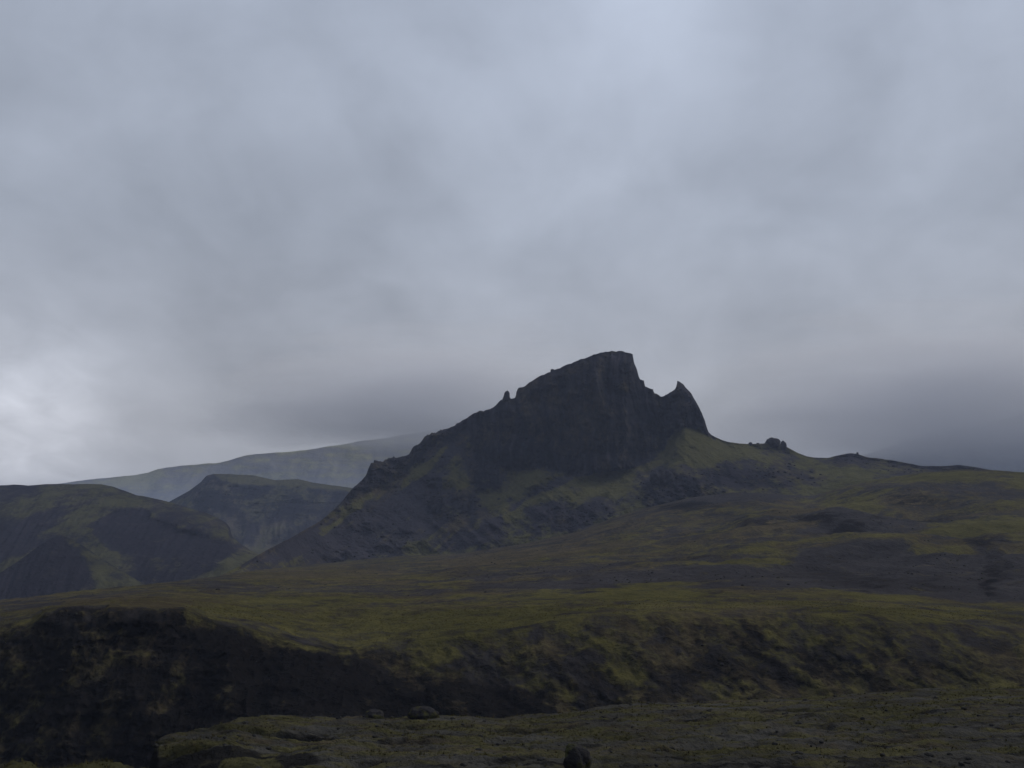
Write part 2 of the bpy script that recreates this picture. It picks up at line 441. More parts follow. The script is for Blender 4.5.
# ------------------------------------------------------------------ the mountain
RIDGE = [(195, 585), (215, 578), (240, 566), (263, 552), (294, 536), (322, 520), (341, 503), (352, 489), (362, 480), (366, 475), (369, 468), (371, 464), (380, 462.5), (388, 459.5),
         (395, 458.6), (404, 457.5), (409, 456), (413, 449), (419, 445), (425, 438.7), (429, 437), (437, 433), (446, 431), (456, 427), (465, 420), (470, 415.8), (474, 413), (479, 411), (486, 410), (493, 408),
         (497, 404), (501, 400), (510, 399), (515.5, 397), (516.5, 391.5), (518, 388.4), (521, 387.5), (526, 384.5), (532, 381), (539, 376), (545, 374.5), (550, 372), (557.5, 369), (568, 364.5), (579, 360),
         (590, 356.5), (600, 352.5), (607.5, 351.4), (620, 351.2), (627, 352.3), (632.8, 354.2), (633.6, 361), (634.4, 364), (637, 370), (639, 377), (640.4, 379.8), (643.8, 380.5), (645, 386.5), (649, 388), (652.8, 388.6), (654, 393.2),
         (658, 395), (661, 396.5), (664, 396), (667, 394), (670.6, 392), (675, 389.7), (676.6, 386), (677.1, 380.8), (679, 381.5), (683.5, 384.3), (690, 392), (694.8, 399.5), (699, 407), (701.8, 413), (704.6, 420), (707, 428), (708.6, 432),
         (712, 435.5), (716, 437.6), (722, 440), (728, 442), (739, 443.3), (750, 444), (767, 443.2), (779, 443.5), (787, 447), (798, 453), (806, 456), (814, 457.5), (828, 458),
         (839, 455.2), (850, 453), (857.5, 453.8), (868, 457.5), (880, 458.5), (895, 461), (926, 466.5), (939, 466), (958, 465), (981, 467.8), (1000, 472), (1040, 484)]


def build_mountain():
    xs = np.concatenate([np.arange(196, 340, 1.2), np.arange(340, 800, 0.7), np.arange(800, 1040, 1.2)])
    T = prof(T_PTS, xs)
    R = prof(RIDGE, xs)
    jag = ridged(xs / 9, xs * 0 + 0.3, 61, 5, 0.7) * 3.6 * (sstep(366, 372, xs) * sstep(470, 460, xs)) + fbm(xs / 5, xs * 0 + 0.7, 65, 3) * 1.1 * sstep(470, 480, xs) * sstep(708, 700, xs)
    R = R - jag
    foot = [(x, y + 12) for x, y in zip(xs, T)]
    footY = [(x, y + 8) for x, y in zip(xs, prof(T_Y_PTS, xs))]
    # top of the slopes = base of the crags
    Cp = [(195, 590), (240, 569), (294, 541), (340, 513), (352, 500), (375, 489), (400, 478), (425, 462), (445, 446), (462, 440), (470, 450), (490, 462), (510, 466), (543, 466), (574, 474),
          (600, 473), (620, 470), (643, 461), (665, 448), (677, 432), (685, 427), (700, 430), (708, 433.5), (718, 440.5), (740, 446), (800, 456), (850, 457), (926, 468.5), (1040, 488)]
    C = prof(Cp, xs)
    C = np.maximum(C, R + 1.2)
    RYp = [(195, 700), (240, 800), (263, 880), (294, 985), (341, 1110), (380, 1180), (425, 1215), (470, 1215), (510, 1190), (560, 1178), (600, 1182), (640, 1190), (680, 1196), (740, 1205), (800, 1235), (850, 1240), (926, 1180), (1040, 1050)]
    RY = prof(RYp, xs)
    steep = sstep(1, 40, C - R)
    CY = RY - (C - R) * 1.2 / np.interp(C - R, [0, 10, 40, 120], [0.9, 1.4, 2.3, 2.9])
    spurs = 1.0
    rows = [(foot, footY), (list(zip(xs, C)), list(zip(xs, CY))), (list(zip(xs, R)), list(zip(xs, RY))),
            ([(x, y + 8) for x, y in zip(xs, R)], [(x, y + 22) for x, y in zip(xs, RY)]),
            ([(x, y + 70) for x, y in zip(xs, blur(R, 40, 0))], [(x, y + 190) for x, y in zip(xs, RY)])]
    py, Y, mk = rows_grid(xs, rows, [170, 170, 10, 14], smooth_t=3.0, smooth_x=0.0, fixed=2)
    Ys = blur(Y, 5, 1)
    px = np.broadcast_to(xs, py.shape).copy()
    k = np.arange(len(py))[:, None]
    X0, Y0, Z0 = pix(px, py, Ys)
    # where bare rock stands
    wx = px + 5 * fbm(X0 / 35, Z0 / 35, 3, 4); wy = py + 5 * fbm(X0 / 30, Z0 / 30, 6, 4)
    cliff = inpoly(wx, wy, [(468, 408), (470, 440), (474, 456), (492, 466), (520, 468), (543, 467), (560, 472), (574, 475), (600, 474), (622, 471), (644, 461), (664, 449), (672, 436), (680, 427),
                            (700, 428), (715, 440), (720, 380), (680, 360), (640, 330), (560, 350), (500, 380)], 4)
    craglets = np.maximum.reduce([
        inpoly(wx, wy, [(345, 505), (372, 490), (398, 482), (412, 468), (432, 452), (447, 440), (470, 424), (470, 400), (420, 420), (365, 450), (335, 500)], 5) * 0.95,
        inpoly(wx, wy, [(640, 500), (648, 480), (656, 470), (672, 471), (690, 478), (712, 484), (728, 490), (716, 496), (680, 502), (650, 508)], 4),
        inpoly(wx, wy, [(468, 450), (482, 455), (500, 470), (502, 484), (478, 490), (468, 476)], 5) * 0.9,
        inpoly(wx, wy, [(425, 495), (465, 488), (480, 500), (476, 516), (440, 522), (424, 515)], 6) * 0.7,
        inpoly(wx, wy, [(545, 505), (600, 500), (618, 508), (590, 524), (560, 530), (545, 522)], 6) * 0.6,
        inpoly(wx, wy, [(735, 478), (760, 468), (790, 462), (812, 470), (815, 486), (780, 490), (740, 488)], 6) * 0.65,
        inpoly(wx, wy, [(690, 470), (730, 462), (745, 478), (720, 484), (695, 480)], 5) * 0.6,
        inpoly(wx, wy, [(832, 452), (880, 454), (930, 463), (985, 464), (990, 474), (930, 476), (880, 470), (835, 464)], 4) * 0.7])
    atridge = np.exp(-0.5 * ((k - mk[2]) / 9.0) ** 2)
    # columns, chimneys and overhanging brows of the cliff; broken crags elsewhere
    wob = 10 * fbm(X0 / 60, Z0 / 60, 11, 3)
    col = ridged((X0 + wob) / 36, Z0 / 170, 12, 5, 0.55) * 26 + ridged((X0 + wob) / 9, Z0 / 60, 17, 3, 0.5) * 6 + fbm(X0 / 40, Z0 / 22, 19, 6, 0.6) * 16
    brow = 7 * gauss(px, py, 612, 372, 26, 16) + 9 * gauss(px, py, 600, 420, 16, 40) - 9 * gauss(px, py, 570, 425, 7, 45) - 8 * gauss(px, py, 645, 425, 9, 30) + 7 * gauss(px, py, 690, 410, 12, 20) - 8 * gauss(px, py, 662, 425, 8, 25) + 6 * gauss(px, py, 520, 430, 14, 30)
    crg = ridged(X0 / 26, Z0 / 20, 23, 5, 0.6) * 14
    gulr = ridged((px * 0.80 + py * 0.6) / 90, (-px * 0.6 + py * 0.80) / 24, 27, 5, 0.55) * 5 + ridged(X0 / 55, Z0 / 32, 29, 5, 0.55) * 8 * sstep(-0.25, 0.3, fbm(X0 / 90, Z0 / 60, 33, 3)) + fbm(X0 / 70, Y0 / 60, 31, 5) * 9
    talus = ridged((px * 0.66 + py * 0.75) / 20, (px * 0.75 - py * 0.66) / 160, 35, 4) * 3.5
    slope = np.clip(1 - cliff - craglets, 0, 1)
    d = cliff * (col + 1.6 * brow - 6) + craglets * (crg - 1) + slope * ((1.5 * gulr - 3) * sstep(0, 30, k) + talus * sstep(480, 360, px))
    # forward bulges: the spur under the cliff and the crag in front of the grassy saddle
    d += 16 * gauss(px, py, 668, 490, 26, 12) + 10 * gauss(px, py, 585, 512, 26, 12) - 10 * gauss(px, py, 515, 500, 22, 10)
    d += 12 * gauss(px - (py - 500) * -0.95, 0 * py, 512, 0, 9, 1) * sstep(468, 490, py) * sstep(540, 520, py)
    d *= (1 - 0.75 * atridge) * (k <= mk[2]) + 0
    Y = Ys - d
    X, Yw, Z = pix(px, py, Y)
    Z = Z + 0.9 * fbm(X / 9, py / 8, 37, 3) * (0.4 + cliff + craglets) * (k <= mk[2] + 2)
    # ---- zones
    n1 = fbm(X / 60, Z / 45, 40, 5); n2 = fbm(X / 22, Z / 18, 45, 5)
    n3 = fbm(X / 8, Z / 7, 47, 4)
    moss = 0.33 + 0.8 * n1 + 0.7 * n2 + 0.5 * n3
    dry = 0.30 + 0.7 * fbm(X / 70, Z / 50, 50, 4)
    rock = 0.30 + 0.5 * n2
    wx2 = px + 9 * fbm(X / 45, Z / 45, 55, 4); wy2 = py + 7 * fbm(X / 40, Z / 40, 57, 4)
    for poly, a, s in [([(676, 428), (690, 425), (712, 434), (740, 442), (768, 446), (740, 458), (700, 468), (660, 466), (600, 478), (560, 490), (575, 476), (625, 470), (655, 456), (668, 446)], 0.75, 3),
                       ([(478, 444), (500, 446), (503, 462), (485, 462)], 0.4, 4), ([(436, 462), (455, 455), (468, 470), (468, 486), (440, 492), (430, 480)], 0.40, 6),
                       ([(478, 492), (510, 476), (545, 470), (560, 474), (520, 500), (500, 514), (478, 508)], 0.55, 5),
                       ([(560, 482), (640, 470), (645, 490), (600, 500), (540, 505)], 0.45, 5), ([(495, 520), (548, 492), (552, 500), (510, 522)], 0.4, 3),
                       ([(600, 505), (640, 505), (640, 515), (600, 522)], 0.3, 4), ([(790, 450), (830, 460), (880, 470), (870, 484), (830, 486), (800, 472)], 0.45, 6),
                       ([(725, 448), (765, 446), (790, 456), (760, 466), (735, 470)], 0.3, 5), ([(215, 574), (300, 546), (330, 548), (300, 566), (240, 574)], 0.55, 4),
                       ([(372, 464), (405, 460), (408, 468), (378, 474)], 0.35, 3)]:
        moss = moss + 1.0 * a * inpoly(wx2, wy2, poly, 1.3 * s)
    for poly, a, s in [([(262, 562), (330, 522), (392, 494), (420, 478), (446, 446), (456, 450), (440, 490), (428, 512), (440, 530), (400, 548), (330, 562)], 1.0, 5),
                       ([(452, 548), (500, 512), (560, 476), (575, 478), (530, 502), (500, 524), (470, 548)], 0.7, 3),
                       ([(540, 508), (615, 505), (612, 518), (560, 532), (530, 530)], 0.5, 5)]:
        c = a * inpoly(wx2, wy2, poly, 1.3 * s)
        moss -= 0.75 * c; dry -= 0.5 * c; rock -= 0.4 * c
    for poly, a in [([(386, 500), (446, 443), (450, 447), (392, 504)], 0.8), ([(318, 534), (372, 496), (378, 498), (324, 538)], 0.6), ([(280, 552), (330, 524), (334, 528), (284, 556)], 0.5), ([(500, 516), (556, 486), (562, 487), (505, 520)], 0.5)]:
        moss += a * inpoly(wx2, wy2, poly, 2.5)
    tal = fbm((px * 0.66 + py * 0.75) / 5, (px * 0.75 - py * 0.66) / 70, 81, 4) + 0.7 * fbm((px * 0.66 + py * 0.75) / 16, (px * 0.75 - py * 0.66) / 130, 83, 3)
    flank = sstep(500, 440, px)
    dry += flank * 0.9 * tal; moss += flank * (0.45 * tal - 0.05); rock -= flank * 0.5 * tal
    toe = sstep(22, 4, np.broadcast_to(T, py.shape) + 2 - wy2) * sstep(420, 470, px)
    moss += 0.25 * toe
    bare = np.clip(cliff + craglets, 0, 1)
    moss = moss * (1 - bare) + bare * (0.05 + 0.55 * n2 + 0.25 * n1 - 0.3 * cliff)
    dry = dry * (1 - bare) + bare * (0.22 + 0.5 * n1 + 0.8 * (fbm((X0 + wob) / 16, Z0 / 70, 77, 4)) + 0.35 * gauss(px, py, 585, 420, 35, 25))
    stk = fbm((X0 + wob) / 7, Z0 / 55, 71, 4) + 0.7 * fbm((X0 + wob) / 24, Z0 / 120, 73, 3)
    rock = rock * (1 - bare) + bare * (0.55 + 1.3 * stk + 0.25 * sstep(400, 465, py) * cliff)
    cap = inpoly(px, py, [(575, 362), (600, 353), (622, 350), (630, 353), (612, 355), (595, 358)], 2)   # grass on the summit brow
    moss += 0.5 * cap
    GRIDS['mountain'] = (X, Yw, Z, moss, (np.clip(1 - cliff, 0, 1) * (0.15 + np.clip(bare, 0, 1)) * np.clip(0.8 - moss, 0, 1) * (k < mk[2] - 30) * (k > 12)))
    return structure(grid_mesh('mountain', X, Yw, Z, (moss, dry, rock), M_mount), 'dark craggy mountain with a horn on its shoulder')


build_mountain()


# ------------------------------------------------------------------ hills
def hill(name, label, mat, xr, step, ridge, rY, foot, fY, mid=None, midY=None, paint=None, relief=8, cell=90, smooth=4, back=160, n=(90, 90), seed=0):
    xs = np.arange(xr[0], xr[1], step)
    R = prof(ridge, xs)
    rows = [(foot, fY)]
    cnt = []
    if mid:
        rows.append((mid, midY)); cnt.append(n[0])
    rows.append((ridge, rY)); cnt.append(n[1])
    rows.append(([(x, y + 6) for x, y in zip(xs, R)], [(x, y + back * 0.3) for x, y in zip(xs, prof(rY, xs))])); cnt.append(8)
    rows.append(([(x, y + 60) for x, y in zip(xs, blur(R, 20, 0))], [(x, y + back * 1.6) for x, y in zip(xs, prof(rY, xs))])); cnt.append(10)
    fx = len(rows) - 3
    py, Y, mk = rows_grid(xs, rows, cnt, smooth_t=smooth, smooth_x=1.5, fixed=fx)
    px = np.broadcast_to(xs, py.shape).copy()
    k = np.arange(len(py))[:, None]
    X0, Y0, Z0 = pix(px, py, Y)
    at = np.exp(-0.5 * ((k - mk[fx]) / 8.0) ** 2)
    zones, d = paint(px, py, X0, Y0, Z0)
    d = d + (fbm(X0 / cell, Z0 / cell * 1.3, seed + 1, 5) * relief + ridged(X0 / cell * 1.7, Z0 / cell, seed + 5, 4) * relief * 0.6)
    d = d * (1 - 0.8 * at) * (k <= mk[fx])
    X, Yw, Z = pix(px, py, Y - d)
    Z = Z + relief * 0.06 * fbm(X / (cell * 0.2), py / 8, seed + 9, 3) * (k <= mk[fx])
    return structure(grid_mesh(name, X, Yw, Z, zones, mat), label)


def paint_left(px, py, X, Y, Z):
    n1 = fbm(X / 130, Z / 60, 101, 5); n2 = fbm(X / 50, Z / 30, 105, 5)
    wx = px + 8 * fbm(X / 60, Z / 60, 107, 4); wy = py + 5 * fbm(X / 50, Z / 50, 109, 4)
    moss = 0.50 + 0.8 * n1 + 0.6 * n2
    dry = 0.25 + 0.6 * n1 - 0.4 * n2; rock = 0.2 + 0.4 * n2
    d = 0 * px
    for poly, a, s in [([(92, 522), (120, 511), (145, 510), (150, 520), (185, 530), (240, 546), (220, 560), (190, 556), (120, 556), (100, 540)], 1.0, 4),
                       ([(-60, 530), (20, 520), (55, 507), (75, 510), (60, 522), (30, 534), (40, 545), (0, 560), (-60, 570)], 0.45, 6),
                       ([(150, 512), (180, 514), (200, 520), (225, 540), (200, 536), (170, 528)], 0.3, 5), ([(226, 524), (234, 522), (236, 540), (228, 538)], 0.9, 2),
                       ([(140, 560), (200, 550), (230, 552), (215, 572), (170, 584), (120, 590)], 0.5, 6), ([(-60, 555), (60, 540), (120, 580), (120, 600), (-60, 610)], 0.15, 8)]:
        c = a * inpoly(wx, wy, poly, s); moss -= c; dry -= c
        d = d - 14 * c * (poly[0][0] == 92)
    for poly, a, s in [([(40, 534), (60, 528), (95, 522), (118, 512), (120, 509), (90, 517), (50, 527)], 0.4, 2), ([(180, 530), (240, 545), (238, 549), (180, 534)], 0.35, 2),
                       ([(172, 556), (185, 553), (186, 560), (178, 566)], 0.4, 2)]:
        moss += a * inpoly(wx, wy, poly, s)
    n3 = fbm(X / 14, Z / 9, 111, 4)
    rill = ridged((px + (py - 500) * 0.7) / 13, (py - px * 0.3) / 55, 113, 4, 0.6)
    moss = moss + 0.45 * n3 + 0.12 * rill; dry = dry - 0.3 * n3; rock = rock - 0.3 * rill
    d = d + 12 * rill + 30 * gauss(px, py, 190, 520, 30, 12)
    return (moss, dry, rock), d


hill('hill', 'rounded moss topped hill at the left edge', M_hill, (-420, 262), 1.3,
     [(-420, 470), (-150, 478), (0, 485.5), (14, 484.5), (28, 485.5), (47, 484), (101, 484), (110, 486), (117, 488), (136, 495), (150, 497.5), (170, 502), (189, 508), (207, 513), (218, 518), (226, 522.5), (230, 528), (232, 536), (242, 545), (252, 551), (262, 556)],
     [(-420, 1500), (100, 1450), (232, 1330), (262, 1250)], [(-420, 660), (0, 622), (130, 605), (215, 590), (262, 580)], [(-420, 900), (262, 1000)],
     paint=paint_left, relief=12, cell=110, seed=110, n=(90, 150))


def paint_spur(px, py, X, Y, Z):
    n1 = fbm(X / 60, Z / 40, 121, 5)
    wx = px + 5 * fbm(X / 30, Z / 30, 123, 4)
    right = inpoly(wx, py, [(61, 534), (75, 540), (150, 585), (150, 600), (100, 600), (84, 560)], 5)
    moss = -0.15 + 0.4 * n1 + right * 0.72 + 0.4 * fbm(X / 10, Z / 8, 127, 4)
    return (moss, 0.1 + 0.4 * n1, 0.2 + 0.3 * n1), 6 * ridged((px + (py - 536) * 0.4) / 14, py / 90, 125, 3) * sstep(536, 560, py)


hill('spur_hill', 'dark cinder spur with a green right flank', M_hill, (-300, 180), 1.3,
     [(-300, 600), (-100, 592), (0, 573), (20, 560), (40, 545), (54, 537.5), (62, 536), (72, 539), (82, 545), (100, 557), (120, 570), (137, 580), (160, 592), (180, 604)],
     [(-300, 900), (0, 960), (62, 1010), (180, 930)], [(-300, 660), (0, 640), (100, 622), (180, 616)], [(-300, 830), (180, 860)],
     paint=paint_spur, relief=4, cell=60, seed=130, n=(90, 120))


def paint_mesa(px, py, X, Y, Z):
    n1 = fbm(X / 160, Z / 70, 141, 5); n2 = fbm(X / 60, Z / 40, 145, 5)
    wx = px + 6 * fbm(X / 80, Z / 80, 147, 4); wy = py + 3 * fbm(X / 60, Z / 60, 149, 4)
    top = inpoly(wx, wy, [(212, 472), (256, 473), (276, 478), (310, 478), (360, 484), (360, 492), (300, 487), (262, 485), (222, 482)], 2.5)
    pale = np.maximum(inpoly(wx, wy, [(226, 518), (240, 512), (238, 524), (234, 540), (228, 530)], 4), inpoly(wx, wy, [(262, 526), (285, 520), (290, 524), (268, 540), (258, 545)], 4))
    vall = sstep(543, 548, wy)
    cl = sstep(530, 505, wy) * (1 - top)
    moss = 0.12 + 0.6 * n1 + 0.5 * n2 + 0.75 * top + 0.4 * fbm(X / 22, Z / 12, 155, 4) + 0.35 * inpoly(wx, wy, [(270, 490), (310, 488), (320, 500), (275, 500)], 4) + 0.2 * vall
    dry = 0.22 + 0.7 * n2 + 0.75 * pale + 0.5 * vall
    rock = 0.3 + 0.7 * cl
    d = cl * (ridged(X / 70, Z / 260, 151, 5, 0.6) * 42 + ridged(X / 200, Z / 26, 157, 4) * 16 - 12) + (1 - cl) * ridged(px / 22, py / 70, 153, 4) * 26
    return (moss, dry, rock), d


hill('hill', 'flat topped dark hill with cliffs behind the valley', M_hill, (130, 470), 1.0,
     [(130, 512), (150, 508), (169, 502), (189, 491), (201, 482), (206.6, 475.5), (214, 473.8), (228, 474), (255, 475.5), (266, 478), (275, 480), (298, 479), (310, 482), (352, 488), (420, 492), (470, 495)],
     [(130, 2250), (470, 2350)], [(130, 585), (250, 578), (470, 575)], [(130, 1300), (470, 1350)],
     mid=[(130, 552), (300, 549), (470, 549)], midY=[(130, 1950), (470, 2000)], paint=paint_mesa, relief=16, cell=160, seed=160, n=(50, 150), back=300)


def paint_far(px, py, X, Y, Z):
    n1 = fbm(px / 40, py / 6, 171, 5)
    lit = inpoly(px, py, [(90, 482), (150, 471), (162, 474), (150, 486), (110, 488)], 4)  # patch of sunlight painted into the ridge as extra moss colour
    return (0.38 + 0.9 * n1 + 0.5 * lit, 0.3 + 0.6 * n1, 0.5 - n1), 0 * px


hill('distant_ridge', 'ridge far off, haze put into its pale colour, rising into the cloud', M_far, (-200, 640), 1.6,
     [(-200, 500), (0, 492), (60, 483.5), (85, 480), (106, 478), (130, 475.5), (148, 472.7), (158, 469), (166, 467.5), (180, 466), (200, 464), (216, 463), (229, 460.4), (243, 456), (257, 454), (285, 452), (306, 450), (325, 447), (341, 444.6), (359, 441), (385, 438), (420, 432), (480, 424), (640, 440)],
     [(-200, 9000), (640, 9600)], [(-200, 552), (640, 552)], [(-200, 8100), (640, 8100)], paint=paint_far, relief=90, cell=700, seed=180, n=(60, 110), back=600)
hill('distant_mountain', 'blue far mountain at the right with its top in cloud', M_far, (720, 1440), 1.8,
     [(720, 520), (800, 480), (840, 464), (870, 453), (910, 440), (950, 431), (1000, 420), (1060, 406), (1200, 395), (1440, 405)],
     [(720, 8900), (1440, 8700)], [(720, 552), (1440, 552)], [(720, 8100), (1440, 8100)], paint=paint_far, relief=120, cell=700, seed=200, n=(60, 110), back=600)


# valley floor under and between everything
def build_valley():
    xs = np.linspace(-6500, 6500, 120); ys = np.concatenate([np.linspace(-250, 800, 20), np.linspace(900, 7950, 60)])
    X, Y = np.meshgrid(xs, ys)
    Z = np.full(X.shape, -72.0) + 4 * fbm(X / 500, Y / 500, 210, 4) * sstep(200, 900, Y)
    # the hillside the viewer stands on goes down into it on both sides
    m = 0.45 + 0.6 * fbm(X / 300, Y / 300, 214, 4)
    return structure(grid_mesh('valley_floor', X, Y, Z, (m, 0.4 * m, 0.3 + 0 * m), M_hill), 'valley floor between the hills')


build_valley()


# ------------------------------------------------------------------ rocks
def rock_material(name, base, moss, amount, size):
    m, nt, N, L = nodes_of(name)
    out = N.new('ShaderNodeOutputMaterial'); b = N.new('ShaderNodeBsdfPrincipled')
    b.inputs['Roughness'].default_value = 0.95; b.inputs['Specular IOR Level'].default_value = 0.0
    L.new(b.outputs[0], out.inputs[0])
    tc = N.new('ShaderNodeTexCoord')
    n = N.new('ShaderNodeTexNoise'); n.inputs['Scale'].default_value = 1 / size; n.inputs['Detail'].default_value = 8
    L.new(tc.outputs['Object'], n.inputs['Vector'])
    r = N.new('ShaderNodeValToRGB')
    r.color_ramp.elements[0].position = 0.3; r.color_ramp.elements[0].color = (*[c * 0.55 for c in base], 1)
    r.color_ramp.elements[1].position = 0.7; r.color_ramp.elements[1].color = (*[c * 1.4 for c in base], 1)
    L.new(n.outputs[0], r.inputs[0])
    n2 = N.new('ShaderNodeTexNoise'); n2.inputs['Scale'].default_value = 0.6 / size; n2.inputs['Detail'].default_value = 6
    L.new(tc.outputs['Object'], n2.inputs['Vector'])
    mr = N.new('ShaderNodeMapRange'); mr.inputs['From Min'].default_value = 0.75 - 0.5 * amount; mr.inputs['From Max'].default_value = 0.85 - 0.5 * amount
    L.new(n2.outputs[0], mr.inputs['Value'])
    mx = N.new('ShaderNodeMix'); mx.data_type = 'RGBA'
    L.new(mr.outputs[0], mx.inputs[0]); L.new(r.outputs[0], mx.inputs[6]); mx.inputs[7].default_value = (*moss, 1)
    L.new(mx.outputs[2], b.inputs['Base Color'])
    bp = N.new('ShaderNodeBump'); bp.inputs['Strength'].default_value = 0.8; bp.inputs['Distance'].default_value = size
    L.new(n.outputs[0], bp.inputs['Height']); L.new(bp.outputs[0], b.inputs['Normal'])
    return m


def rock(name, label, cat, px, py_base, Y, w, h, depth, mat, seed, group=None, lean=0.0, tall=False, rough=0.28):
    """a rock standing with its foot at picture point (px, py_base), distance Y; w, h, depth in metres"""
    bm = bmesh.new()
    bmesh.ops.create_icosphere(bm, subdivisions=4, radius=1.0)
    v = np.array([q.co[:] for q in bm.verts])
    n = fbm(v[:, 0] * 1.3 + v[:, 2] * 0.7, v[:, 1] * 1.3 - v[:, 2] * 0.9, seed, 4)
    n = n + 0.6 * ridged(v[:, 0] * 1.1 - v[:, 1] * .4, v[:, 2] * 1.4 + v[:, 1] * .8, seed + 3, 3)
    f = 1 + rough * n
    p = v * f[:, None]
    zz = (p[:, 2] + 1) / 2
    if tall:                                    # a stack: broad foot, waist, blunt head
        t = np.clip(zz, 0, 1)
        prof_w = np.interp(t, [0, 0.25, 0.5, 0.7, 0.85, 1], [2.2, 1.35, 0.85, 0.8, 1.0, 0.9])
        p[:, 0] *= prof_w; p[:, 1] *= prof_w
    p[:, 0] += lean * zz
    x, y, z = (float(q) for q in pix(px, py_base, Y))
    p = p * np.array([w / 2, depth / 2, h * 0.60]) + np.array([0, 0, h * 0.40])
    for q, c in zip(bm.verts, p):
        q.co = c
    me = bpy.data.meshes.new(name)
    bm.to_mesh(me); bm.free()
    me.polygons.foreach_set('use_smooth', np.ones(len(me.polygons), bool))
    o = link(name, me, mat)
    o.location = (x, y, z)
    return thing(o, label, cat, group)


R_dark = rock_material('dark_lava_rock', (.028, .027, .029), (.045, .045, .02), 0.5, 0.5)
R_crag = rock_material('crag_rock', (.036, .034, .038), (.06, .06, .03), 0.25, 3.0)
R_brown = rock_material('brown_rock', (.026, .022, .014), (.05, .045, .02), 0.3, 0.7)
rock('boulder', 'big dark boulder at the bottom edge, on the near shelf', 'boulder', 577, 772.5, 67, 1.6, 1.7, 1.7, R_dark, 301)
rock('boulder', 'dark mossy boulder on the gorge rim, smaller one of a pair', 'boulder', 374, 721, 112.5, 2.2, 1.15, 1.9, R_dark, 305)
rock('boulder', 'broad dark boulder on the gorge rim, larger one of a pair', 'boulder', 423, 721, 113.5, 3.3, 1.45, 2.2, R_dark, 309)
rock('stone', 'small round stone on the gorge rim left of two boulders', 'stone', 339, 722, 111.0, 0.65, 0.6, 0.6, R_dark, 313)
rock('boulder', 'lone brown boulder on the mossy plain beside the cinder track', 'boulder', 217.8, 592.0, 408, 1.9, 1.5, 1.6, R_brown, 317)
rock('rock_pinnacle', 'slim rock pinnacle standing on the ridge below the summit', 'rock pinnacle', 506.0, 401.0, 1190, 7.6, 12.0, 6.5, R_crag, 321, tall=True, lean=0.35, rough=0.3)
rock('boulder', 'knobbly boulder perched on the slanting summit edge', 'boulder', 552.5, 373, 1179, 5.0, 4.6, 4.5, R_crag, 325)
rock('rock_pinnacle', 'small pointed rock tooth on the end of the left shoulder', 'rock pinnacle', 374.8, 465, 1172, 3.4, 5.6, 3.4, R_crag, 329, tall=True, rough=0.2)
rock('rock_outcrop', 'large dark knob of rock on the grassy ridge right of the horn', 'rock outcrop', 773, 446, 1219, 16, 9.6, 12, R_crag, 333, rough=0.35)
rock('rock_outcrop', 'narrow dark knob of rock beside the largest knob on the ridge', 'rock outcrop', 783.5, 448, 1225, 6.5, 7.8, 6, R_crag, 337, rough=0.35)
rock('boulder', 'small dark boulder on the grass ridge, farther from the knobs', 'boulder', 750.5, 445, 1208, 4.2, 3.4, 4, R_crag, 341)
rock('boulder', 'small dark boulder on the grass ridge, nearer the big knob', 'boulder', 758, 445, 1211, 3.6, 2.6, 3.5, R_crag, 345)
rock('boulder', 'tiny upright stone on the low dark rise right of the knobs', 'boulder', 857.5, 455, 1238, 2.6, 3.4, 2.6, R_crag, 349)
rock('rock_outcrop', 'pointed crag on the slope below the grassy saddle, left peak', 'rock outcrop', 655.5, 484, 1062, 10, 13, 9, R_crag, 353, rough=0.35)
rock('rock_outcrop', 'blunt crag on the slope below the grassy saddle, right peak', 'rock outcrop', 668, 485, 1060, 14, 14, 11, R_crag, 357, rough=0.35)


def scatter(X, Y, Z, weight, n, seed):
    r = np.random.default_rng(seed)
    # weight by real area so that the far rows are not starved
    ax = np.gradient(X, axis=1); ay = np.gradient(Y, axis=0)
    p = np.clip(weight, 0, None) * np.abs(ax * ay)
    p = p.ravel() / p.sum()
    k = r.choice(p.size, n, p=p)
    j = r.normal(0, 1, (n, 2)) * 0.15
    return X.ravel()[k] + j[:, 0], Y.ravel()[k] + j[:, 1], Z.ravel()[k], r


def tufts(name, label, spots, hgt, wid, blades, mat):
    """short tufts of grass: thin bent blades, uncountable, as one object"""
    x, y, z, r = spots
    n = len(x)
    a = r.random((n, blades)) * 2 * np.pi
    h = hgt * (0.5 + r.random((n, blades))) * (0.6 + 0.8 * r.random((n, 1)))
    lean = h * (0.25 + 0.6 * r.random((n, blades)))
    off = r.random((n, blades)) * hgt * 0.8
    bx = x[:, None] + np.cos(a) * off; by = y[:, None] + np.sin(a) * off; bz = np.broadcast_to(z[:, None], a.shape) - 0.04
    px_, py_ = -np.sin(a) * wid, np.cos(a) * wid
    v = np.stack([np.stack([bx - px_, by - py_, bz], -1), np.stack([bx + px_, by + py_, bz], -1),
                  np.stack([bx + np.cos(a) * lean, by + np.sin(a) * lean, bz + h], -1)], 2).reshape(-1, 3)
    m = len(v) // 3
    me = bpy.data.meshes.new(name)
    me.vertices.add(len(v)); me.vertices.foreach_set('co', v.ravel())
    me.loops.add(len(v)); me.loops.foreach_set('vertex_index', np.arange(len(v), dtype=np.int32))
    me.polygons.add(m)
    me.polygons.foreach_set('loop_start', np.arange(0, len(v), 3, dtype=np.int32))
    me.polygons.foreach_set('loop_total', np.full(m, 3, np.int32))
    me.update()
    o = link(name, me, mat); o['kind'] = 'stuff'; o['label'] = label
    return o


